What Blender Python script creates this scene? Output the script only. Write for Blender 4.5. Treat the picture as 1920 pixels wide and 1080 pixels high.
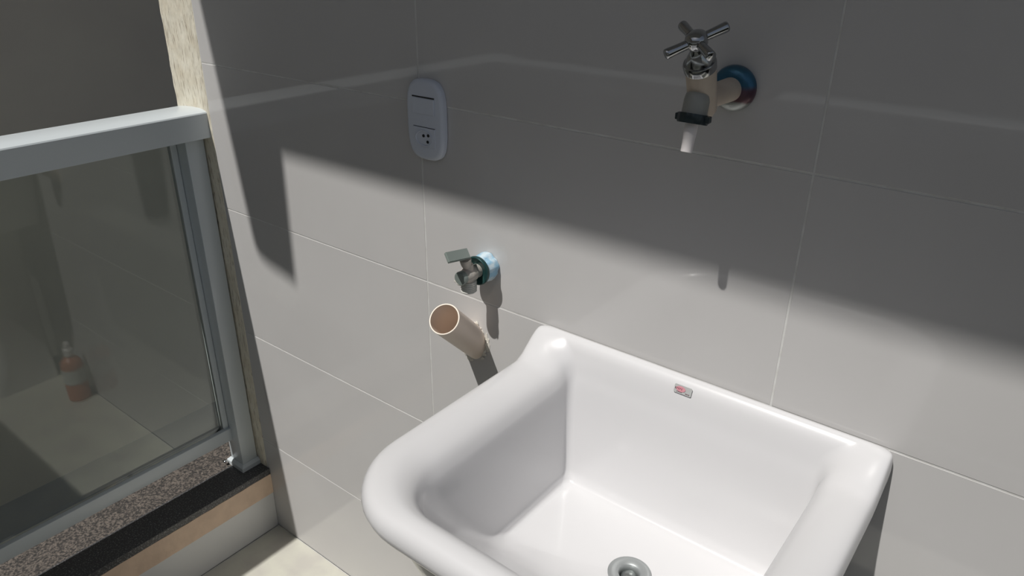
import bpy, bmesh, math, random
from mathutils import Vector, Matrix
random.seed(7)
for o in list(bpy.data.objects):
    bpy.data.objects.remove(o)
S = bpy.context.scene
COL = S.collection

# ---------------------------------------------------------------- camera
cam = bpy.data.cameras.new('camera')
cam.lens = 1403 / 1920 * 36
cam.sensor_width = 36
cam.clip_start = 0.02
co = bpy.data.objects.new('camera', cam)
COL.objects.link(co)
Rc = Matrix(((0.78747648, -0.26881727, 0.55463328),
             (0.61628986, 0.33142024, -0.71438605),
             (0.00822261, 0.90437708, 0.426655)))
co.matrix_world = Matrix.Translation((0, -0.829, 1.419)) @ Rc.to_4x4()
S.camera = co

# ---------------------------------------------------------------- world, sun, exposure
SUN = Vector((0.09, 0.588, -1.0)).normalized()          # the way the light travels
w = bpy.data.worlds.new('sky')
S.world = w
w.use_nodes = True
nt = w.node_tree
nt.nodes.clear()
sky = nt.nodes.new('ShaderNodeTexSky')
sky.sky_type = 'NISHITA'
sky.sun_disc = False
sky.sun_elevation = math.asin(-SUN.z)
sky.sun_rotation = math.atan2(-SUN.x, -SUN.y)
hs = nt.nodes.new('ShaderNodeHueSaturation')
hs.inputs['Saturation'].default_value = 0.55
bg = nt.nodes.new('ShaderNodeBackground')
bg.inputs['Strength'].default_value = 0.052
wo = nt.nodes.new('ShaderNodeOutputWorld')
nt.links.new(sky.outputs[0], hs.inputs['Color'])
nt.links.new(hs.outputs[0], bg.inputs['Color'])
nt.links.new(bg.outputs[0], wo.inputs['Surface'])

sl = bpy.data.lights.new('sun', 'SUN')
sl.energy = 3.5
sl.angle = 0.012
sl.color = (1.0, 0.975, 0.94)
so = bpy.data.objects.new('sun', sl)
so.rotation_euler = SUN.to_track_quat('-Z', 'Y').to_euler()
so.location = (-0.5, -3, 5)
COL.objects.link(so)

S.view_settings.view_transform = 'Standard'
S.view_settings.look = 'None'
S.view_settings.gamma = 1
S.view_settings.exposure = 0.0
S.view_settings.use_curve_mapping = False


# ---------------------------------------------------------------- materials
def mat(name, col, rough=0.5, metal=0.0, spec=0.5, noise=None, bump=None, coat=0.0, coat_rough=0.05):
    m = bpy.data.materials.new(name)
    m.use_nodes = True
    t = m.node_tree
    b = t.nodes['Principled BSDF']
    b.inputs['Base Color'].default_value = (*col, 1)
    b.inputs['Roughness'].default_value = rough
    b.inputs['Metallic'].default_value = metal
    b.inputs['Specular IOR Level'].default_value = spec
    if coat:
        b.inputs['Coat Weight'].default_value = coat
        b.inputs['Coat Roughness'].default_value = coat_rough
    tc = t.nodes.new('ShaderNodeTexCoord')
    if noise:      # (scale, second colour, low, high[, detail])
        n = t.nodes.new('ShaderNodeTexNoise')
        n.inputs['Scale'].default_value = noise[0]
        n.inputs['Detail'].default_value = noise[4] if len(noise) > 4 else 5
        r = t.nodes.new('ShaderNodeMapRange')
        r.inputs['From Min'].default_value = noise[2]
        r.inputs['From Max'].default_value = noise[3]
        x = t.nodes.new('ShaderNodeMix')
        x.data_type = 'RGBA'
        x.inputs[6].default_value = (*col, 1)
        x.inputs[7].default_value = (*noise[1], 1)
        t.links.new(tc.outputs['Object'], n.inputs['Vector'])
        t.links.new(n.outputs['Fac'], r.inputs['Value'])
        t.links.new(r.outputs[0], x.inputs[0])
        t.links.new(x.outputs[2], b.inputs['Base Color'])
    if bump:       # (scale, strength, distance[, stretch])
        n2 = t.nodes.new('ShaderNodeTexNoise')
        n2.inputs['Scale'].default_value = bump[0]
        n2.inputs['Detail'].default_value = 6
        mp = t.nodes.new('ShaderNodeMapping')
        if len(bump) > 3:
            mp.inputs['Scale'].default_value = bump[3]
        bu = t.nodes.new('ShaderNodeBump')
        bu.inputs['Strength'].default_value = bump[1]
        bu.inputs['Distance'].default_value = bump[2]
        t.links.new(tc.outputs['Object'], mp.inputs['Vector'])
        t.links.new(mp.outputs[0], n2.inputs['Vector'])
        t.links.new(n2.outputs['Fac'], bu.inputs['Height'])
        t.links.new(bu.outputs[0], b.inputs['Normal'])
    return m


def glass_mat(name, tint, rough=0.0):
    """thin sheet glass: tinted transparency under a Fresnel reflection"""
    m = bpy.data.materials.new(name)
    m.use_nodes = True
    t = m.node_tree
    t.nodes.clear()
    o = t.nodes.new('ShaderNodeOutputMaterial')
    mx = t.nodes.new('ShaderNodeMixShader')
    fr = t.nodes.new('ShaderNodeFresnel')
    fr.inputs['IOR'].default_value = 1.5
    tr = t.nodes.new('ShaderNodeBsdfTransparent')
    tr.inputs['Color'].default_value = (*tint, 1)
    gl = t.nodes.new('ShaderNodeBsdfGlossy')
    gl.inputs['Roughness'].default_value = rough
    t.links.new(fr.outputs[0], mx.inputs[0])
    t.links.new(tr.outputs[0], mx.inputs[1])
    t.links.new(gl.outputs[0], mx.inputs[2])
    t.links.new(mx.outputs[0], o.inputs['Surface'])
    return m


M = {
    'tile': mat('glazed_tile', (0.56, 0.55, 0.54), 0.045, spec=0.36, noise=(3, (0.53, 0.52, 0.51), 0.35, 0.65),
                bump=(4, 0.008, 0.002)),
    'kerb': mat('white_kerb_tile', (0.70, 0.70, 0.69), 0.3),
    'grout': mat('grout', (0.66, 0.66, 0.64), 0.8, noise=(40, (0.55, 0.54, 0.51), 0.4, 0.7)),
    'floor_tile': mat('floor_tile', (0.60, 0.59, 0.51), 0.35, noise=(14, (0.53, 0.51, 0.46), 0.4, 0.65, 8),
                      bump=(60, 0.15, 0.001)),
    'render': mat('rough_render', (0.77, 0.73, 0.61), 0.9, noise=(30, (0.66, 0.60, 0.47), 0.35, 0.75, 8),
                  bump=(70, 0.9, 0.006, (1, 1, 0.28))),
    'outer': mat('outer_wall_render', (0.74, 0.67, 0.555), 0.9, noise=(3, (0.67, 0.60, 0.51), 0.3, 0.7),
                 bump=(60, 0.12, 0.002)),
    'outer_floor': mat('outer_floor', (0.40, 0.40, 0.39), 0.8, noise=(5, (0.33, 0.33, 0.33), 0.3, 0.7)),
    'ochre': mat('ochre_mortar', (0.84, 0.64, 0.48), 0.9, noise=(18, (0.70, 0.53, 0.40), 0.35, 0.7, 8),
                 bump=(60, 0.5, 0.003)),
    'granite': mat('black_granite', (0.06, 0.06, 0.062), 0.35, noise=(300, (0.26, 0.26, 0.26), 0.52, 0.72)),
    'granite_lit': mat('sunlit_granite', (0.035, 0.032, 0.03), 0.7, noise=(230, (0.165, 0.14, 0.12), 0.42, 0.64, 3),
                 bump=(160, 0.6, 0.003)),  # speckled copy of the granite, painted for its sunlit part
    'white_metal': mat('white_powder_coat', (0.62, 0.67, 0.69), 0.30, spec=0.5),
    'concrete': mat('white_slab', (0.62, 0.60, 0.57), 0.9, noise=(6, (0.55, 0.53, 0.5), 0.3, 0.7)),
    'porcelain': mat('white_enamel', (0.665, 0.66, 0.665), 0.25, spec=0.5, coat=0.3, coat_rough=0.08),
    'chrome': mat('chrome', (0.40, 0.41, 0.42), 0.14, 1.0, bump=(40, 0.1, 0.001)),
    'steel': mat('dull_steel', (0.45, 0.47, 0.46), 0.35, 1.0, noise=(60, (0.32, 0.35, 0.34), 0.4, 0.6)),
    'drain': mat('matt_drain_metal', (0.40, 0.42, 0.42), 0.45, 0.6),
    'grey_metal': mat('dusty_grey_metal', (0.42, 0.40, 0.36), 0.6, 0.1, noise=(45, (0.60, 0.54, 0.48), 0.45, 0.65),
                      bump=(120, 0.3, 0.001)),
    'thread': mat('thread_metal', (0.62, 0.62, 0.58), 0.4, 0.1),
    'lever': mat('grey_painted_lever', (0.25, 0.29, 0.27), 0.45, 0.3),
    'teal': mat('dark_teal_flange', (0.012, 0.055, 0.055), 0.3, 0.3, noise=(50, (0.05, 0.12, 0.11), 0.5, 0.7)),
    'film': mat('pale_blue_film', (0.28, 0.50, 0.66), 0.3, noise=(60, (0.62, 0.74, 0.80), 0.45, 0.6)),
    'pvc': mat('beige_plastic', (0.84, 0.72, 0.62), 0.42, spec=0.4, noise=(9, (0.80, 0.68, 0.585), 0.3, 0.7)),
    'pvc_cut': mat('cut_plastic_edge', (0.92, 0.82, 0.70), 0.5),
    'tap_body': mat('cream_plastic', (0.62, 0.53, 0.43), 0.4, noise=(40, (0.56, 0.46, 0.37), 0.35, 0.7)),
    'tap_spout': mat('grey_plastic', (0.34, 0.34, 0.31), 0.4),
    'tap_nut': mat('dark_plastic', (0.018, 0.03, 0.035), 0.3),
    'nozzle': mat('milky_plastic', (0.78, 0.74, 0.73), 0.35),
    'plate': mat('white_plastic', (0.60, 0.64, 0.72), 0.3),
    'dark': mat('dark_gap', (0.01, 0.01, 0.01), 0.6),
    'sticker': mat('silver_sticker', (0.52, 0.53, 0.52), 0.35, 0.2),
    'sticker_red': mat('sticker_red', (0.62, 0.28, 0.32), 0.4),
    'sticker_ink': mat('sticker_ink', (0.12, 0.03, 0.05), 0.5),
    'crumb': mat('crumbled_filler', (0.72, 0.69, 0.62), 0.9),
    'bottle': mat('bottle_plastic', (0.62, 0.63, 0.60), 0.3),
    'orange': mat('orange_liquid', (0.52, 0.17, 0.08), 0.35),
    'glass': glass_mat('smoked_glass', (0.92, 0.95, 0.92)),
}


# flange of the upper tap: blue, wine and bare metal patches of protective film
def flange_material():
    m = mat('film_covered_flange', (0.04, 0.12, 0.20), 0.28, 0.4, bump=(90, 0.4, 0.002))
    t = m.node_tree
    b = t.nodes['Principled BSDF']
    tc = t.nodes.new('ShaderNodeTexCoord')
    sx = t.nodes.new('ShaderNodeSeparateXYZ')
    n = t.nodes.new('ShaderNodeTexNoise')
    n.inputs['Scale'].default_value = 40
    ad = t.nodes.new('ShaderNodeMath')
    ad.operation = 'MULTIPLY_ADD'
    ad.inputs[1].default_value = 0.012
    r = t.nodes.new('ShaderNodeMapRange')
    r.inputs['From Min'].default_value = -0.026
    r.inputs['From Max'].default_value = 0.034
    c = t.nodes.new('ShaderNodeValToRGB')
    e = c.color_ramp.elements
    e[0].position, e[0].color = 0.0, (0.40, 0.42, 0.40, 1)
    e[1].position, e[1].color = 1.0, (0.06, 0.10, 0.13, 1)
    for p, k in ((0.27, (0.34, 0.36, 0.34, 1)), (0.33, (0.13, 0.07, 0.08, 1)), (0.55, (0.10, 0.06, 0.09, 1)),
                 (0.66, (0.03, 0.12, 0.21, 1)), (0.85, (0.04, 0.14, 0.22, 1))):
        q = e.new(p)
        q.color = k
    t.links.new(tc.outputs['Object'], sx.inputs[0])
    t.links.new(tc.outputs['Object'], n.inputs['Vector'])
    t.links.new(n.outputs['Fac'], ad.inputs[0])
    t.links.new(sx.outputs['Z'], ad.inputs[2])
    t.links.new(ad.outputs[0], r.inputs['Value'])
    t.links.new(r.outputs[0], c.inputs[0])
    t.links.new(c.outputs[0], b.inputs['Base Color'])
    return m


M['flange'] = flange_material()


def streaks(m):
    t = m.node_tree
    b = t.nodes['Principled BSDF']
    src = b.inputs['Base Color'].links[0].from_socket
    tc = t.nodes.new('ShaderNodeTexCoord')
    mp = t.nodes.new('ShaderNodeMapping')
    mp.inputs['Scale'].default_value = (1, 1, 0.09)
    n = t.nodes.new('ShaderNodeTexNoise')
    n.inputs['Scale'].default_value = 420
    n.inputs['Detail'].default_value = 4
    r = t.nodes.new('ShaderNodeMapRange')
    r.inputs['From Min'].default_value = 0.56
    r.inputs['From Max'].default_value = 0.68
    x = t.nodes.new('ShaderNodeMix')
    x.data_type = 'RGBA'
    x.inputs[7].default_value = (0.36, 0.31, 0.24, 1)
    t.links.new(tc.outputs['Object'], mp.inputs['Vector'])
    t.links.new(mp.outputs[0], n.inputs['Vector'])
    t.links.new(n.outputs['Fac'], r.inputs['Value'])
    t.links.new(r.outputs[0], x.inputs[0])
    t.links.new(src, x.inputs[6])
    t.links.new(x.outputs[2], b.inputs['Base Color'])


streaks(M['render'])


# ---------------------------------------------------------------- helpers
def tag(o, label=None, cat=None, group=None, kind=None):
    if label: o['label'] = label
    if cat: o['category'] = cat
    if group: o['group'] = group
    if kind: o['kind'] = kind
    return o


def mesh_obj(name, bm, material, parent=None, smooth=False, origin=None, mats=None):
    """link bm (given in world coordinates) as one mesh object"""
    bmesh.ops.recalc_face_normals(bm, faces=bm.faces[:])
    o0 = Vector(origin) if origin is not None else Vector((0, 0, 0))
    if origin is not None:
        bmesh.ops.translate(bm, verts=bm.verts[:], vec=-o0)
    me = bpy.data.meshes.new(name)
    bm.to_mesh(me)
    bm.free()
    for mm in (mats or [material]):
        me.materials.append(mm)
    if smooth:
        for p in me.polygons:
            p.use_smooth = True
        if smooth is not True:
            me.set_sharp_from_angle(angle=math.radians(smooth))
    o = bpy.data.objects.new(name, me)
    COL.objects.link(o)
    o.location = o0
    if parent is not None:
        o.parent = parent
        o.matrix_parent_inverse = world_of(parent).inverted()
    return o


def world_of(o):
    m = Matrix.Translation(o.location) @ o.rotation_euler.to_matrix().to_4x4()
    return m if o.parent is None else world_of(o.parent) @ o.matrix_parent_inverse @ m


def thing(name, loc, label, cat, group=None):
    o = bpy.data.objects.new(name, None)
    o.empty_display_size = 0.05
    o.location = loc
    COL.objects.link(o)
    return tag(o, label, cat, group)


def box(bm, x0, x1, y0, y1, z0, z1, bev=0.0, seg=2):
    r = bmesh.ops.create_cube(bm, size=1)
    v = r['verts']
    for q in v:
        q.co = Vector(((x0 + x1) / 2 + q.co.x * (x1 - x0), (y0 + y1) / 2 + q.co.y * (y1 - y0),
                       (z0 + z1) / 2 + q.co.z * (z1 - z0)))
    if bev:
        es = list({e for q in v for e in q.link_edges})
        bmesh.ops.bevel(bm, geom=es, offset=bev, segments=seg, profile=0.5, affect='EDGES')
    return bm


def newbox(*a, **k):
    return box(bmesh.new(), *a, **k)


def frame(axis, side=None):
    w_ = Vector(axis).normalized()
    s = Vector(side) if side else (Vector((1, 0, 0)) if abs(w_.x) < 0.9 else Vector((0, 0, 1)))
    u = (s - s.dot(w_) * w_).normalized()
    return u, w_.cross(u), w_


def lathe(bm, origin, axis, prof, n=40, closed=False):
    """surface of revolution: prof = [(height along the axis, radius)]"""
    u, v, w_ = frame(axis)
    o = Vector(origin)
    rings = []
    for h, r in prof:
        if r <= 1e-6:
            rings.append([bm.verts.new(o + w_ * h)])
        else:
            rings.append([bm.verts.new(o + w_ * h + (u * math.cos(a) + v * math.sin(a)) * r)
                          for a in (2 * math.pi * i / n for i in range(n))])
    pairs = list(zip(rings[:-1], rings[1:]))
    if closed:
        pairs.append((rings[-1], rings[0]))
    for a, b in pairs:
        for i in range(n):
            j = (i + 1) % n
            if len(a) == 1 and len(b) == 1:
                continue
            if len(a) == 1:
                bm.faces.new((a[0], b[j], b[i]))
            elif len(b) == 1:
                bm.faces.new((a[i], a[j], b[0]))
            else:
                bm.faces.new((a[i], a[j], b[j], b[i]))
    return bm


def extrude_poly(bm, pts, vec):
    a = [bm.verts.new(Vector(p)) for p in pts]
    b = [bm.verts.new(Vector(p) + Vector(vec)) for p in pts]
    bm.faces.new(a)
    bm.faces.new(list(reversed(b)))
    n = len(pts)
    for i in range(n):
        j = (i + 1) % n
        bm.faces.new((a[i], b[i], b[j], a[j]))
    return bm


def rrect(x0, x1, z0, z1, r, n=6):
    pts = []
    for cx, cz, a0 in ((x1 - r, z1 - r, 0), (x0 + r, z1 - r, 90), (x0 + r, z0 + r, 180), (x1 - r, z0 + r, 270)):
        for i in range(n + 1):
            a = math.radians(a0 + 90 * i / n)
            pts.append((cx + r * math.cos(a), cz + r * math.sin(a)))
    return pts


# ================================================================ SETTING
XJ = [-1.430, -0.8270, -0.2276, 0.3718, 0.9712, 1.5706]            # vertical joints of the tiled wall
ZJ = [0.0, 0.274, 0.5795, 0.882, 1.1850, 1.4875, 1.790, 2.0925, 2.395, 2.6975, 3.0]
G = 0.0011

wall = mesh_obj('wall_back', newbox(-1.430, 1.5706, 0.0005, 0.16, 0.0, 3.0), M['grout'], origin=(0, 0, 0))
tag(wall, 'wall clad with large glossy light grey tiles in a straight grid', kind='structure')
cache = {}
for i in range(len(XJ) - 1):
    for j in range(len(ZJ) - 1):
        wx, wz = XJ[i + 1] - XJ[i] - 2 * G, ZJ[j + 1] - ZJ[j] - 2 * G
        k = (round(wx, 4), round(wz, 4))
        if k not in cache:
            b = newbox(-wx / 2, wx / 2, 0, 0.0074, -wz / 2, wz / 2, bev=0.0006, seg=1)
            bmesh.ops.recalc_face_normals(b, faces=b.faces[:])
            me = bpy.data.meshes.new('tile')
            b.to_mesh(me)
            b.free()
            me.materials.append(M['tile'])
            cache[k] = me
        t = bpy.data.objects.new('tile', cache[k])
        t.location = ((XJ[i] + XJ[i + 1]) / 2, random.uniform(-0.0002, 0.0002) , (ZJ[j] + ZJ[j + 1]) / 2)
        COL.objects.link(t)
        t.parent = wall

# balcony floor of large cream tiles
fl = mesh_obj('floor', newbox(-1.42, 1.5706, -0.98, 0.0, -0.12, -0.0012), M['grout'])
tag(fl, 'balcony floor of cream tiles', kind='structure')
fx = [-1.418, -0.86, -0.26, 0.34, 0.94, 1.5706]
fy = [-0.98, -0.60, -0.001]
for i in range(len(fx) - 1):
    for j in range(len(fy) - 1):
        mesh_obj('tile', newbox(fx[i] + G, fx[i + 1] - G, fy[j] + G, fy[j + 1] - G, -0.009, 0.0, bev=0.0005, seg=1),
                 M['floor_tile'], fl)

# low kerb wall under the side railing
kerb = mesh_obj('wall_left', newbox(-1.68, -1.4275, -1.10, 0.0, -0.50, 0.168), M['concrete'])
tag(kerb, 'low white kerb wall under the glass railing', kind='structure')
kf = mesh_obj('tile', newbox(-1.4275, -1.420, -0.98, -0.0005, 0.0, 0.109, bev=0.0005, seg=1), M['kerb'], kerb)
# ochre mortar strip with a slightly wavy face between tile and granite
bm = bmesh.new()
N = 60
secs = []
for i in range(N + 1):
    y = -0.98 + 0.9795 * i / N
    w1, w2 = random.uniform(-0.0010, 0.0010), random.uniform(-0.0012, 0.0012)
    secs.append([bm.verts.new(p) for p in ((-1.4275, y, 0.168), (-1.4195 + w1, y, 0.168), (-1.4185 + w1, y, 0.140),
                                           (-1.4195 + w2, y, 0.109 + w2), (-1.4275, y, 0.109))])
for a, b in zip(secs[:-1], secs[1:]):
    for q in range(5):
        bm.faces.new((a[q], a[(q + 1) % 5], b[(q + 1) % 5], b[q]))
bm.faces.new(secs[0])
bm.faces.new(list(reversed(secs[-1])))
mesh_obj('mortar_strip', bm, M['ochre'], kerb, smooth=30)

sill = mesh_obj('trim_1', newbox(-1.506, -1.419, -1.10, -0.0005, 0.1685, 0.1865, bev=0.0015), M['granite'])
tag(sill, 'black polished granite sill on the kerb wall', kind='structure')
bm = newbox(-1.612, -1.5065, -1.10, -0.0005, 0.1685, 0.1850, bev=0.001)  # same granite past the shadow edge, in its sunlit colour
tag(mesh_obj('trim_2', bm, M['granite_lit']), 'outer strip of the granite sill, its sunlit look painted as speckled brown', kind='structure')

# rough rendered end of the wall beyond the tiles, with a ragged edge against them
bm = bmesh.new()
prev = None
NZ = 170
for i in range(NZ + 1):
    z = -0.5 + 3.5 * i / NZ
    e = random.uniform(-0.0016, 0.0016)
    lump = 0.0035 * max(0, math.sin(z * 23 + 1.3)) * (1 if z < 0.75 else 0.3)
    xl = -1.553 + random.uniform(-0.0012, 0.0012)
    row = [(xl, 0.16), (xl, 0.003), (xl + 0.004, -0.0008 + e * 0.3), (-1.51, e * 0.4 - 0.001), (-1.47, -0.001 + e * 0.4),
           (-1.4335 + e + lump * 0.5, -0.0015), (-1.4300 + lump * 0.4 , 0.0006), (-1.4300, 0.16)]
    cur = [bm.verts.new((x, y, z)) for x, y in row]
    if prev:
        for q in range(len(cur)):
            r = (q + 1) % len(cur)
            bm.faces.new((prev[q], prev[r], cur[r], cur[q]))
    else:
        bm.faces.new(list(reversed(cur)))
    prev = cur
bm.faces.new(prev)
tag(mesh_obj('wall_end', bm, M['render'], smooth=35), 'rough cream rendered strip at the end of the tiled wall',
    kind='structure')

# court outside the railing
tag(mesh_obj('wall_outer', newbox(-2.80, -2.60, -5.0, 4.0, -0.5, 4.2), M['outer']),
    'shaded brown-grey rendered wall beyond the glass railing', kind='structure')
tag(mesh_obj('floor_outer', newbox(-2.60, -1.68, -5.0, 4.0, -0.5, -0.365), M['outer_floor']),
    'shaded grey ground of the narrow court beyond the railing', kind='structure')
tag(mesh_obj('wall_front', newbox(-2.80, 6.0, -5.2, -5.0, -3.0, 3.4), M['outer']),
    'neighbouring wall facing the balcony', kind='structure')
tag(mesh_obj('floor_yard', newbox(-1.68, 6.0, -5.0, -1.10, -2.9, -2.8), M['outer_floor']),
    'yard below the balcony', kind='structure')
tag(mesh_obj('court_shade_slab', newbox(-2.60, -1.93, -5.0, 4.0, 3.0, 3.10), M['concrete']),  # added overhead slab, keeps the sun off the court ground
    'unseen slab added to shade the narrow side court', kind='structure')


# unseen roof, outline and slope shaped so its edge throws the big wall shadow
def up(xw, zw, h):
    d = h - zw
    return (xw + SUN.x / SUN.z * d, SUN.y / SUN.z * d, h)


def hh(x):
    return 2.45 + 0.5 * (x + 1.5)


def up_s(xw, zw):
    h = 2.6
    for _ in range(30):
        p = up(xw, zw, h)
        h = hh(p[0])
    return up(xw, zw, h)


pts = [up_s(-1.400, 1.302), up_s(-1.336, 0.815), up_s(-1.322, 0.795), up_s(-1.295, 0.784), up_s(-1.206, 0.766),
       up_s(-1.197, 1.036), up_s(-0.6, 1.033), up_s(0.01, 1.028), up_s(1.30, 1.02)]
pts += [(pts[-1][0], 0.16, hh(pts[-1][0])), (-1.51, 0.16, hh(-1.51))]
tag(mesh_obj('shadow_roof', extrude_poly(bmesh.new(), pts, (0, 0, 0.12)), M['concrete']),
    'unseen sloping roof slab, outline shaped for the shadow on the tiled wall', kind='structure')

# ================================================================ RAILING
rail = thing('glass_railing', (-1.49, -0.5, 0.185),
             'white metal balcony railing with smoked glass panels, standing on the black granite sill', 'railing')


def rail_profile(c):
    # (offset from centre towards the inside, height)
    h = 0.0575
    pr = [(h, 1.034), (h, 1.0840), (h - 0.0015, 1.0865), (h - 0.010, 1.0895), (h - 0.026, 1.0915), (0.006, 1.0910),
          (-0.020, 1.0890), (-h + 0.014, 1.0860), (-h + 0.003, 1.0810), (-h, 1.075), (-h, 1.040), (-h + 0.003, 1.034)]
    return pr


# side run along Y, front run along X
XC, YC = -1.4945, -0.965
bm = extrude_poly(bmesh.new(), [(XC + a, -0.0015, z) for a, z in rail_profile(0)], (0, YC - 0.055, 0))
mesh_obj('handrail', bm, M['white_metal'], rail, smooth=14)
bm = extrude_poly(bmesh.new(), [(XC + 0.0585, YC + a, z) for a, z in rail_profile(0)], (2.98, 0, 0))
mesh_obj('handrail', bm, M['white_metal'], rail, smooth=14)


def post(x0, x1, y0, y1):
    p = mesh_obj('post', newbox(x0, x1, y0, y1, 0.19, 1.034, bev=0.0025), M['white_metal'], rail, smooth=30)
    b = bmesh.new()
    f = 0.008
    lo = [(x0 - f, y0 - f, 0.1868), (x1 + f, y0 - f, 0.1868), (x1 + f, min(y1 + f, -0.0025), 0.1868),
          (x0 - f, min(y1 + f, -0.0025), 0.1868)]
    mid = [(a, c, 0.198) for a, c, _ in lo]
    t = 0.0015
    hi = [(x0 - t, y0 - t, 0.2045), (x1 + t, y0 - t, 0.2045), (x1 + t, min(y1 + t, -0.0025), 0.2045),
          (x0 - t, min(y1 + t, -0.0025), 0.2045)]
    rr = [[b.verts.new(q) for q in s] for s in (lo, mid, hi)]
    for a, c in zip(rr[:-1], rr[1:]):
        for q in range(4):
            b.faces.new((a[q], a[(q + 1) % 4], c[(q + 1) % 4], c[q]))
    b.faces.new(list(reversed(rr[0])))
    b.faces.new(rr[2])
    mesh_obj('foot_cover', b, M['white_metal'], p)
    return p


p0 = post(-1.514, -1.462, -0.046, -0.004)
mesh_obj('screw', lathe(bmesh.new(), (-1.5180, -0.062, 0.197), (0.1, -0.4, 1), [(0, 0.0045), (0.003, 0.0045), (0.0045, 0.002), (0.0045, 0)], 16),
         M['chrome'], p0, smooth=40)
post(-1.520, -1.468, -0.99, -0.965)
mesh_obj('bottom_rail', newbox(-1.5085, -1.4905, -0.96, -0.030, 0.268, 0.303, bev=0.002), M['white_metal'], rail, smooth=30)
mesh_obj('bottom_rail', newbox(-1.468, 1.50, -0.982, -0.948, 0.285, 0.315, bev=0.002), M['white_metal'], rail, smooth=30)
mesh_obj('side_channel', newbox(-1.512, -1.498, -0.060, -0.0465, 0.303, 1.034, bev=0.001), M['white_metal'], rail)
gp = mesh_obj('glass_panel', newbox(-1.508, -1.502, -0.938, -0.056, 0.3035, 1.0335), M['glass'], rail)
gp['label'] = 'smoked glass panel'
gp = mesh_obj('glass_panel', newbox(-1.466, 1.50, -0.968, -0.962, 0.3155, 1.0335), M['glass'], rail)
gp['label'] = 'smoked glass panel'

# ================================================================ UTILITY SINK
sink = thing('utility_sink', (-0.325, -0.2, 0.0), 'white enamelled utility sink with thick rounded rim, mounted against the tiled wall', 'sink')
NS = 22


def rloop(x0, x1, y0, y1, rf, rb, z):
    """rounded rectangle, constant point count; rf front radius (low y), rb back radius (high y)"""
    pts = []
    cor = ((x1 - rb, y1 - rb, rb, 0), (x0 + rb, y1 - rb, rb, 90), (x0 + rf, y0 + rf, rf, 180), (x1 - rf, y0 + rf, rf, 270))
    arcs = []
    for cx, cy, r, a0 in cor:
        arcs.append([(cx + r * math.cos(math.radians(a0 + 90 * i / 12)), cy + r * math.sin(math.radians(a0 + 90 * i / 12)))
                     for i in range(13)])
    for q in range(4):
        pts += arcs[q]
        a, b = arcs[q][-1], arcs[(q + 1) % 4][0]
        for i in range(1, NS):
            f = i / NS
            f = f * f * (3 - 2 * f) if q in (1, 3) else f
            pts.append((a[0] + (b[0] - a[0]) * f, a[1] + (b[1] - a[1]) * f))
    return [Vector((x, y, z)) for x, y in pts]


#        x0      x1      y0      y1     rf     rb     z      back raise
LP = [(-0.520, -0.125, -0.320, -0.004, 0.06, 0.012, 0.600, 0.00),
      (-0.535, -0.110, -0.340, -0.002, 0.07, 0.010, 0.640, 0.00),
      (-0.552, -0.098, -0.385, -0.0015, 0.08, 0.008, 0.760, 0.00),
      (-0.562, -0.094, -0.400, -0.0015, 0.09, 0.008, 0.805, 0.00),
      (-0.579, -0.084, -0.420, -0.0015, 0.104, 0.008, 0.815, 0.006),
      (-0.5870, -0.0785, -0.427, -0.0015, 0.108, 0.009, 0.829, 0.018),
      (-0.5850, -0.0790, -0.425, -0.0015, 0.108, 0.010, 0.843, 0.034),
      (-0.5750, -0.0840, -0.417, -0.0040, 0.103, 0.013, 0.852, 0.033),
      (-0.556, -0.098, -0.404, -0.012, 0.100, 0.018, 0.855, 0.0305),
      (-0.537, -0.117, -0.394, -0.0205, 0.088, 0.020, 0.851, 0.027),
      (-0.521, -0.133, -0.386, -0.0250, 0.074, 0.018, 0.842, 0.022),
      (-0.512, -0.142, -0.379, -0.0285, 0.062, 0.014, 0.828, 0.016),
      (-0.508, -0.146, -0.368, -0.0330, 0.052, 0.010, 0.810, 0.006),
      (-0.503, -0.150, -0.318, -0.040, 0.036, 0.010, 0.748, 0.00),
      (-0.499, -0.156, -0.262, -0.045, 0.026, 0.011, 0.692, 0.00),
      (-0.495, -0.160, -0.233, -0.049, 0.024, 0.012, 0.670, 0.00),
      (-0.484, -0.172, -0.203, -0.060, 0.020, 0.014, 0.660, 0.00),
      (-0.420, -0.235, -0.182, -0.100, 0.018, 0.018, 0.656, 0.00)]
DRAIN = Vector((-0.326, -0.150, 0.6545))


def catmull(p0, p1, p2, p3, t):
    return tuple(0.5 * ((2 * b) + (-a + c) * t + (2 * a - 5 * b + 4 * c - d) * t * t + (-a + 3 * b - 3 * c + d) * t ** 3)
                 for a, b, c, d in zip(p0, p1, p2, p3))


bm = bmesh.new()
loops = []
for i in range(len(LP) - 1):
    a, b, c, d = LP[max(i - 1, 0)], LP[i], LP[i + 1], LP[min(i + 2, len(LP) - 1)]
    for s in range(4):
        loops.append(catmull(a, b, c, d, s / 4))
loops.append(LP[-1])
rings = []
for L in loops:
    x0, x1, y0, y1, rf, rb, z, rz = L
    y1 = min(y1, -0.0012)
    ring = []
    for v in rloop(x0, x1, y0, y1, max(rf, 0.004), max(rb, 0.004), z):
        f = min(1, max(0, (v.y + 0.070) / 0.062))
        f = f * f * (3 - 2 * f)
        v.z += rz * f
        ring.append(bm.verts.new(v))
    rings.append(ring)
for a, b in zip(rings[:-1], rings[1:]):
    n = len(a)
    for i in range(n):
        j = (i + 1) % n
        bm.faces.new((a[i], a[j], b[j], b[i]))
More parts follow.
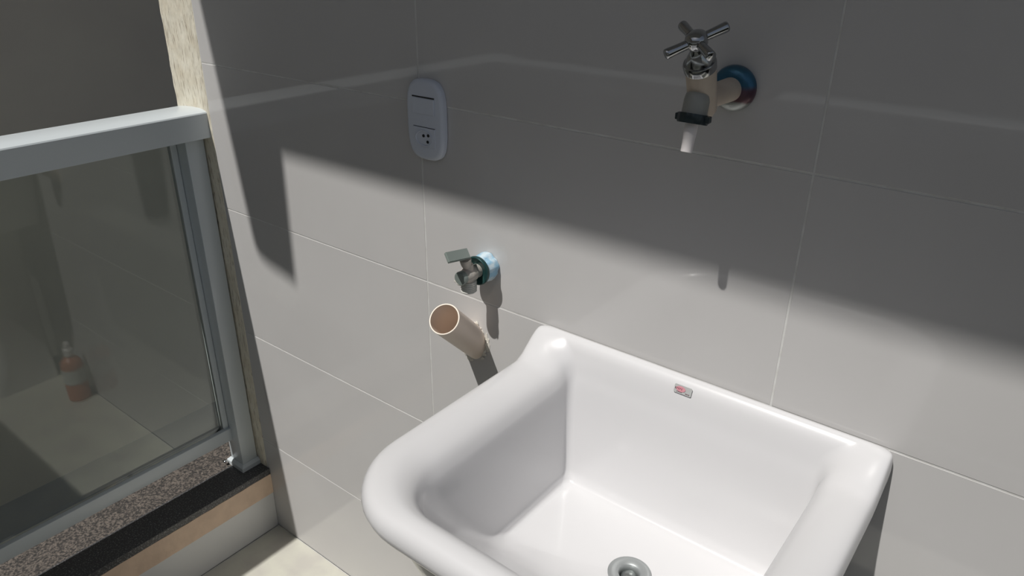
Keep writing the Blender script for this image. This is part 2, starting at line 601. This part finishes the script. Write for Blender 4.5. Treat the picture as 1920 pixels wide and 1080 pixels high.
# floor closes into the drain hole
last = rings[-1]
hole = []
for v in last:
    d = (v.co.xy - DRAIN.xy)
    d.normalize()
    hole.append(bm.verts.new((DRAIN.x + d.x * 0.020, DRAIN.y + d.y * 0.020, DRAIN.z - 0.0005)))
tube = [bm.verts.new((v.co.x, v.co.y, 0.605)) for v in hole]
for A, B in ((last, hole), (hole, tube)):
    n = len(A)
    for i in range(n):
        j = (i + 1) % n
        bm.faces.new((A[i], A[j], B[j], B[i]))
n = len(tube)
for i in range(n):
    j = (i + 1) % n
    bm.faces.new((tube[i], tube[j], rings[0][j], rings[0][i]))
mesh_obj('basin', bm, M['porcelain'], sink, smooth=60)

b = bmesh.new()
lathe(b, DRAIN, (0, 0, 1), [(-0.030, 0.0130), (-0.006, 0.0130), (0.0008, 0.0140), (0.0022, 0.0156), (0.0036, 0.0230),
                            (0.0034, 0.0270), (0.0018, 0.0288), (-0.0005, 0.0286), (-0.0005, 0.0190), (-0.030, 0.0170)], 48, closed=True)
dr = mesh_obj('drain', b, M['drain'], sink, smooth=50)
dr['label'] = 'grey metal drain ring'
mesh_obj('plug', lathe(bmesh.new(), DRAIN + Vector((0, 0, -0.012)), (0, 0, 1),
                       [(0, 0), (0, 0.0120), (0.006, 0.0118), (0.0105, 0.009), (0.0125, 0.004), (0.013, 0)], 32),
         M['steel'], dr, smooth=40)
mesh_obj('trap', lathe(bmesh.new(), DRAIN + Vector((0, 0, -0.30)), (0, 0, 1),
                       [(0, 0), (0, 0.026), (0.07, 0.030), (0.075, 0.022), (0.13, 0.019), (0.247, 0.019), (0.247, 0)], 32),
         M['plate'], sink, smooth=40)
# pedestal column under the bowl
b = bmesh.new()
rg = []
for z, hw, y0 in ((0.0, 0.075, -0.25), (0.03, 0.070, -0.245), (0.10, 0.060, -0.205), (0.45, 0.060, -0.195), (0.57, 0.09, -0.22), (0.602, 0.13, -0.27)):
    rg.append([b.verts.new(v) for v in rloop(-0.300 - hw, -0.300 + hw, y0, -0.028, 0.05, 0.01, z)])
for A, B in zip(rg[:-1], rg[1:]):
    for i in range(len(A)):
        j = (i + 1) % len(A)
        b.faces.new((A[i], A[j], B[j], B[i]))
b.faces.new(list(reversed(rg[0])))
b.faces.new(rg[-1])
mesh_obj('pedestal', b, M['porcelain'], sink, smooth=50)

# small sticker on the back of the bowl
ST = Vector((-0.3362, -0.0232, 0.8735))
tiltv = math.radians(18)
U, V = Vector((1, 0, 0)), Vector((0, math.sin(tiltv), math.cos(tiltv)))
Nn = -V.cross(U)


def st(x, y, off):
    return ST + U * x + V * y + Nn * off


b = extrude_poly(bmesh.new(), [st(x, y, 0.0) for x, y in rrect(-0.0125, 0.0125, -0.0058, 0.0058, 0.0016)], Nn * 0.0003)
lab = mesh_obj('sticker', b, M['sticker'], sink)
lab['label'] = 'small silver maker sticker with a red oval'
b = extrude_poly(bmesh.new(), [st(-0.0030 + 0.0068 * math.cos(a), 0.0006 + 0.0038 * math.sin(a), 0.0008)
                               for a in (2 * math.pi * i / 24 for i in range(24))], Nn * 0.0002)
mesh_obj('oval', b, M['sticker_red'], lab)
b = bmesh.new()
for k, x in enumerate((-0.0108, -0.0084, -0.0062, -0.0040, -0.0018)):
    for dx, y0, y1, wd in (((0, -0.0005, 0.0018, 0.0006), (0.0008, 0.0012, 0.0018, 0.0008)) if k % 2 else
                           ((0, -0.0005, 0.0018, 0.0006), (0.0008, -0.0005, 0.0000, 0.0008), (0.0008, 0.0012, 0.0018, 0.0006))):
        extrude_poly(b, [st(x + dx + p * wd, q, 0.001) for p, q in ((-.5, y0), (.5, y0), (.5, y1), (-.5, y1))], Nn * 0.0001)
for x in (0.0048, 0.0064, 0.0080, 0.0096, -0.0075, -0.0055, -0.0035, -0.0015):
    extrude_poly(b, [st(x + p * 0.0009, q, 0.0008) for p, q in ((-.5, -0.0042), (.5, -0.0042), (.5, -0.0031), (-.5, -0.0031))], Nn * 0.0002)
mesh_obj('lettering', b, M['sticker_ink'], lab)

# ================================================================ UPPER TAP
tap = thing('wall_tap', (-0.329, 0.0, 1.266), 'wall tap with chrome cross handle, cream body and black collar above the sink', 'tap')
FC = (-0.329, -0.0008, 1.266)
fo = mesh_obj('flange', lathe(bmesh.new(), FC, (0, -1, 0), [(0, 0), (0, 0.0252), (0.004, 0.0256), (0.009, 0.0238), (0.0125, 0.0190),
                                                           (0.0135, 0.0142), (0.0135, 0)], 48), M['flange'], tap, smooth=50, origin=FC)
fo['label'] = 'blue and wine film-covered metal wall flange'
b = lathe(bmesh.new(), (-0.329, -0.012, 1.266), (0, -1, 0), [(0, 0), (0, 0.0132), (0.055, 0.0122), (0.068, 0.0115), (0.068, 0)], 40)
lathe(b, (-0.329, -0.0790, 1.2490), (0, -0.34, 0.94), [(0, 0), (0.000, 0.0110), (0.006, 0.0148), (0.050, 0.0156), (0.0535, 0.0150), (0.0535, 0)], 40)
mesh_obj('body', b, M['tap_body'], tap, smooth=40)
sa = Vector((0, -0.24, -0.97)).normalized()
mesh_obj('spout', lathe(bmesh.new(), (-0.329, -0.0955, 1.2760), sa, [(0, 0), (0.001, 0.0090), (0.004, 0.0122), (0.010, 0.0132), (0.024, 0.0132), (0.025, 0.0120), (0.025, 0)], 40),
         M['tap_spout'], tap, smooth=40)['label'] = 'grey spout'
nutc = Vector((-0.329, -0.1015, 1.2535))
b = bmesh.new()
u_, v_, w_ = frame(sa)
NT = 48
pr = [(0, 0.0115), (0, 0.0156), (0.0015, 0.0162), (0.0085, 0.0162), (0.010, 0.0152), (0.010, 0.007)]
rr = []
for h, r in pr:
    rr.append([b.verts.new(nutc + w_ * h + (u_ * math.cos(2 * math.pi * i / NT) + v_ * math.sin(2 * math.pi * i / NT)) *
                           (r - (0.0007 if (i // 2) % 2 and 0.016 < r else 0))) for i in range(NT)])
for A, B in zip(rr, rr[1:] + rr[:1]):
    for i in range(NT):
        j = (i + 1) % NT
        b.faces.new((A[i], A[j], B[j], B[i]))
nut = mesh_obj('collar', b, M['tap_nut'], tap, smooth=35)
nut['label'] = 'black ribbed collar'
for s in (-1, 1):       # small ears of the collar
    c = nutc + w_ * 0.004 + Vector((s * 0.0160, 0, 0))
    mesh_obj('ear', newbox(c.x - 0.003, c.x + 0.003, c.y - 0.004, c.y + 0.004, c.z - 0.0035, c.z + 0.0035, bev=0.001), M['tap_nut'], nut)
na = Vector((0, -0.22, -1)).normalized()
mesh_obj('nozzle', lathe(bmesh.new(), nutc + w_ * 0.008, na, [(0, 0), (0, 0.0070), (0.016, 0.0066), (0.0165, 0.0064), (0.031, 0.0061),
                                                             (0.0315, 0.0056), (0.0315, 0.0044), (0.018, 0.0044), (0.018, 0)], 32),
         M['nozzle'], tap, smooth=40)['label'] = 'milky white hose nozzle'
n_ = Vector((0, -0.52, 0.855)).normalized()
hub = Vector((-0.329, -0.1150, 1.3280))
base = Vector((-0.329, -0.0975, 1.2975))
ax = (hub - base)
mesh_obj('bonnet', lathe(bmesh.new(), base - n_ * 0.0, n_, [(0, 0), (0.0, 0.0150), (0.001, 0.0166), (0.008, 0.0170), (0.010, 0.0160), (0.0105, 0.0140),
                                              (0.014, 0.0130), (0.020, 0.0095), (0.024, 0.0070), (0.031, 0.0065), (0.031, 0)], 44),
         M['chrome'], tap, smooth=35)['label'] = 'chrome bonnet'
hd = mesh_obj('handle', lathe(bmesh.new(), hub - n_ * 0.008, n_, [(0, 0), (0, 0.0085), (0.003, 0.0108), (0.010, 0.0112), (0.013, 0.0100),
                                                      (0.0155, 0.0060), (0.0165, 0)], 36), M['chrome'], tap, smooth=40)
hd['label'] = 'chrome cross handle'
vv = n_.cross(Vector((1, 0, 0))).normalized()
for a in (50, 140, 230, 320):
    d = Vector((1, 0, 0)) * math.cos(math.radians(a)) + vv * math.sin(math.radians(a))
    mesh_obj('arm', lathe(bmesh.new(), hub + d * 0.007 - n_ * 0.001, d, [(0, 0), (0, 0.0046), (0.012, 0.0048), (0.0235, 0.0053),
                                                          (0.0255, 0.0051), (0.0262, 0.0044), (0.0263, 0)], 28), M['chrome'], hd, smooth=50)

# ================================================================ LOWER VALVE
vx, vz = -0.6905, 0.950
valve = thing('angle_valve', (vx, 0, vz), 'grey angle valve with flat lever and dark teal flange, above the beige pipe', 'valve')
b = lathe(bmesh.new(), (vx, -0.0005, vz), (0, -1, 0), [(0, 0), (0, 0.0215), (0.008, 0.0225), (0.020, 0.0210), (0.026, 0.0205), (0.026, 0)], 44)
for v in b.verts:
    a = math.atan2(v.co.z - vz, v.co.x - vx)
    if abs(v.co.x - vx) + abs(v.co.z - vz) > 0.01:
        k = 1 + 0.045 * math.sin(5 * a + 40 * v.co.y) + 0.03 * math.sin(11 * a)
        v.co.x = vx + (v.co.x - vx) * k
        v.co.z = vz + (v.co.z - vz) * k
mesh_obj('film_wrap', b, M['film'], valve, smooth=60)['label'] = 'crumpled pale blue protective film'
mesh_obj('flange', lathe(bmesh.new(), (vx, -0.0245, vz), (0, -1, 0), [(0, 0), (0, 0.0225), (0.003, 0.0235), (0.006, 0.0232), (0.007, 0.0220),
                                                       (0.004, 0.0140), (0.003, 0.012), (0.003, 0)], 44), M['teal'], valve, smooth=40)['label'] = 'dark teal flange'
b = lathe(bmesh.new(), (vx, -0.025, vz), (0, -1, 0), [(0, 0), (0, 0.0110), (0.010, 0.0105), (0.014, 0.0122), (0.030, 0.0122), (0.033, 0.0105),
                                               (0.0350, 0.0105), (0.0350, 0)], 32)
lathe(b, (vx, -0.048, vz + 0.004), (0, -0.02, 1), [(0, 0), (0, 0.0085), (0.014, 0.0075), (0.014, 0)], 24)
lathe(b, (vx, -0.048, vz - 0.002), (0, 0, -1), [(0, 0), (0, 0.0095), (0.008, 0.0090), (0.008, 0)], 28)
mesh_obj('body', b, M['grey_metal'], valve, smooth=40)
mesh_obj('end_cap', lathe(bmesh.new(), (vx, -0.058, vz), (0, -1, 0), [(0, 0), (0, 0.0104), (0.009, 0.0108), (0.0105, 0.0100), (0.0110, 0)], 32),
         M['lever'], valve, smooth=35)
prof = [(0, 0)]
for i in range(6):
    h = 0.001 + i * 0.0030
    prof += [(h, 0.0108), (h + 0.0010, 0.0126), (h + 0.0014, 0.0126), (h + 0.0024, 0.0108)]
prof += [(0.0195, 0.0105), (0.0195, 0.0075), (0.004, 0.0075), (0.004, 0)]
mesh_obj('outlet_thread', lathe(bmesh.new(), (vx, -0.048, vz - 0.009), (0, 0, -1), prof, 36), M['thread'], valve, smooth=30)['label'] = 'threaded steel outlet'
mesh_obj('stem', lathe(bmesh.new(), (vx, -0.0520, vz + 0.014), (0, -0.2, 1), [(0, 0), (0, 0.0060), (0.005, 0.0080), (0.014, 0.0090), (0.014, 0)], 24),
         M['grey_metal'], valve, smooth=40)
# lever blade: flat upright plate reaching out from the stem
b = bmesh.new()
c0 = Vector((vx - 0.004, -0.0455, 0.9925))
da, db = Vector((-0.003, -0.045, 0.0065)), Vector((0.013, -0.006, -0.0105))
extrude_poly(b, [c0, c0 + da, c0 + da + db, c0 + db], da.cross(db).normalized() * -0.0045)
bmesh.ops.bevel(b, geom=b.edges[:], offset=0.0008, segments=2, affect='EDGES')
mesh_obj('lever', b, M['lever'], valve)['label'] = 'flat grey lever'

# ================================================================ BEIGE PIPE
B0 = Vector((-0.7235, 0.0, 0.8010))
M0 = Vector((-0.7045, -0.090, 0.886))
pa = (M0 - B0).normalized()
LN = (M0 - B0).length
pipe = thing('drain_pipe', B0, 'open beige plastic drain pipe sticking up and out of the tiled wall', 'pipe')
RO, RI = 0.0250, 0.0232
b = bmesh.new()
u_, v_, w_ = frame(pa)
ring = []
for r in (RO, RI):
    for h in (None, LN):
        row = []
        for i in range(64):
            a = 2 * math.pi * i / 64
            q = u_ * math.cos(a) * r + v_ * math.sin(a) * r
            if h is None:      # cut flush just inside the wall plane
                t = (0.004 - (B0.y + q.y)) / pa.y
                row.append(b.verts.new(B0 + q + pa * t))
            else:
                row.append(b.verts.new(B0 + q + pa * (h - (0.0006 if r == RO else 0))))
        ring.append(row)
o0, o1, i0, i1 = ring
for A, B in ((o0, o1), (i1, i0), (i0, o0)):
    for i in range(64):
        j = (i + 1) % 64
        b.faces.new((A[i], A[j], B[j], B[i]))
for i in range(64):
    j = (i + 1) % 64
    f = b.faces.new((o1[i], o1[j], i1[j], i1[i]))
    f.material_index = 1
mesh_obj('pipe_wall', b, None, pipe, smooth=40, mats=[M['pvc'], M['pvc_cut']])
mesh_obj('cut_rim', lathe(bmesh.new(), B0 + pa * (LN - 0.0006), pa, [(0, RI), (0, RO + 0.0002), (0.0009, RO), (0.0012, (RO + RI) / 2), (0.0009, RI)], 64, closed=True),
         M['pvc_cut'], pipe, smooth=60)['label'] = 'pale cut rim'
# crumbs of filler where the pipe leaves the wall
b = bmesh.new()
for i in range(80):
    a = random.uniform(-0.9, 1.5) if i < 34 else random.uniform(3.3, 4.5)
    rx = RO + random.uniform(-0.002, 0.006)
    rz = RO / math.cos(math.atan2(pa.z, -pa.y)) + random.uniform(-0.003, 0.006)
    c = Vector((B0.x + rx * math.cos(a), -0.001, B0.z + rz * math.sin(a)))
    s = random.uniform(0.0012, 0.0034)
    r = bmesh.ops.create_icosphere(b, subdivisions=1, radius=s)
    for v in r['verts']:
        v.co = Vector((v.co.x * random.uniform(.7, 1.6), v.co.y * random.uniform(.4, 0.9), v.co.z * random.uniform(.7, 1.5))) + c
cr = mesh_obj('filler_crumbs', b, M['crumb'], pipe)
cr['kind'] = 'stuff'
b = bmesh.new()
for cx, cz, rx, rz in ((-0.7505, 0.9010, 0.012, 0.005), (-0.7400, 0.7790, 0.008, 0.012), (-0.6950, 0.8060, 0.007, 0.018)):
    extrude_poly(b, [(cx + rx * math.cos(a) * random.uniform(.6, 1.2), -0.0002, cz + rz * math.sin(a) * random.uniform(.6, 1.2))
                     for a in (2 * math.pi * i / 18 for i in range(18))], (0, -0.0007, 0))
mesh_obj('filler_smear', b, M['crumb'], pipe)

# ================================================================ SWITCH AND SOCKET PLATE
pl = thing('switch_plate', (-0.806, 0, 1.163), 'white rounded plate with light switch and power socket on the shaded tiles', 'wall switch')
CX, CZ = -0.8075, 1.1615
hw, hh_ = 0.0383, 0.0620


def plate_outline(k=0.0):
    pts = []
    a_, b_ = hw - k, hh_ - k
    for i in range(72):
        t = 2 * math.pi * i / 72
        c, s = math.cos(t), math.sin(t)
        n = 4.0
        x = a_ * (abs(c) ** (2 / n)) * (1 if c >= 0 else -1)
        z = (b_ - 0.010) * (abs(s) ** (2 / n)) * (1 if s >= 0 else -1)
        z += (1 if s >= 0 else -1) * 0.010 * math.sqrt(max(0, 1 - (x / a_) ** 2)) * min(1, abs(s) * 3)
        pts.append((CX + x, CZ + z))
    return pts


b = bmesh.new()
rr = [[b.verts.new((x, y, z)) for x, z in plate_outline(k)] for k, y in ((0, -0.0008), (0, -0.0065), (0.0012, -0.0095), (0.0045, -0.0115), (0.006, -0.0118))]
for A, B in zip(rr[:-1], rr[1:]):
    for i in range(72):
        j = (i + 1) % 72
        b.faces.new((A[i], A[j], B[j], B[i]))
b.faces.new(rr[-1])
b.faces.new(list(reversed(rr[0])))
mesh_obj('cover', b, M['plate'], pl, smooth=40)
sw = mesh_obj('switch_rocker', newbox(CX - 0.0225, CX + 0.0225, -0.0135, -0.0116, 1.1715, 1.1955, bev=0.0008), M['plate'], pl)
mesh_obj('gap', newbox(CX - 0.0230, CX + 0.0230, -0.0124, -0.0110, 1.1962, 1.1980), M['dark'], sw)
so_ = mesh_obj('socket_insert', newbox(CX - 0.0225, CX + 0.0225, -0.0128, -0.0116, 1.1215, 1.1510, bev=0.0006), M['plate'], pl)
mesh_obj('gap', newbox(CX - 0.0230, CX + 0.0230, -0.0121, -0.0110, 1.1512, 1.1520), M['dark'], so_)
hexp = []
for i in range(40):
    t = 2 * math.pi * i / 40
    hexp.append((CX + 0.018 * math.cos(t), 1.1345 + 0.0125 * math.sin(t)))
b = bmesh.new()
A = [b.verts.new((x, -0.0129, z)) for x, z in hexp]
B = [b.verts.new((x, -0.0142, z)) for x, z in hexp]
Cc = [b.verts.new((CX + (x - CX) * .93, -0.0142, 1.1345 + (z - 1.1345) * .92)) for x, z in hexp]
D = [b.verts.new((CX + (x - CX) * .90, -0.0130, 1.1345 + (z - 1.1345) * .88)) for x, z in hexp]
for P_, Q_ in ((A, B), (B, Cc), (Cc, D), (D, A)):
    for i in range(40):
        j = (i + 1) % 40
        b.faces.new((P_[i], P_[j], Q_[j], Q_[i]))
mesh_obj('socket_rim', b, M['plate'], so_, smooth=40)
for x, z in ((-0.8085, 1.1385), (-0.7985, 1.1400), (-0.8000, 1.1300)):
    mesh_obj('pin_hole', lathe(bmesh.new(), (x, -0.0123, z), (0, -1, 0), [(0, 0), (0, 0.0024), (0.0012, 0.0024), (0.0012, 0)], 16), M['dark'], so_)

# ================================================================ BOTTLE UNDER THE SINK (seen mirrored in the glass)
bx, by = -0.567, -0.045
bot = thing('soap_bottle', (bx, by, 0), 'clear bottle of orange liquid soap on the floor under the sink, mirrored in the glass', 'bottle')
mesh_obj('liquid', lathe(bmesh.new(), (bx, by, 0.0), (0, 0, 1), [(0, 0), (0, 0.030), (0.004, 0.034), (0.060, 0.034), (0.066, 0.030), (0.066, 0)], 32), M['orange'], bot, smooth=40)
mesh_obj('label_band', lathe(bmesh.new(), (bx, by, 0.066), (0, 0, 1), [(0, 0), (0, 0.0345), (0.052, 0.0345), (0.052, 0)], 32), M['bottle'], bot, smooth=40)
mesh_obj('shoulder', lathe(bmesh.new(), (bx, by, 0.118), (0, 0, 1), [(0, 0), (0, 0.034), (0.018, 0.033), (0.032, 0.024), (0.040, 0.013), (0.046, 0.012), (0.046, 0)], 32), M['orange'], bot, smooth=40)
mesh_obj('cap', lathe(bmesh.new(), (bx, by, 0.164), (0, 0, 1), [(0, 0), (0, 0.015), (0.022, 0.0145), (0.026, 0.010), (0.045, 0.008), (0.047, 0)], 28), M['nozzle'], bot, smooth=40)
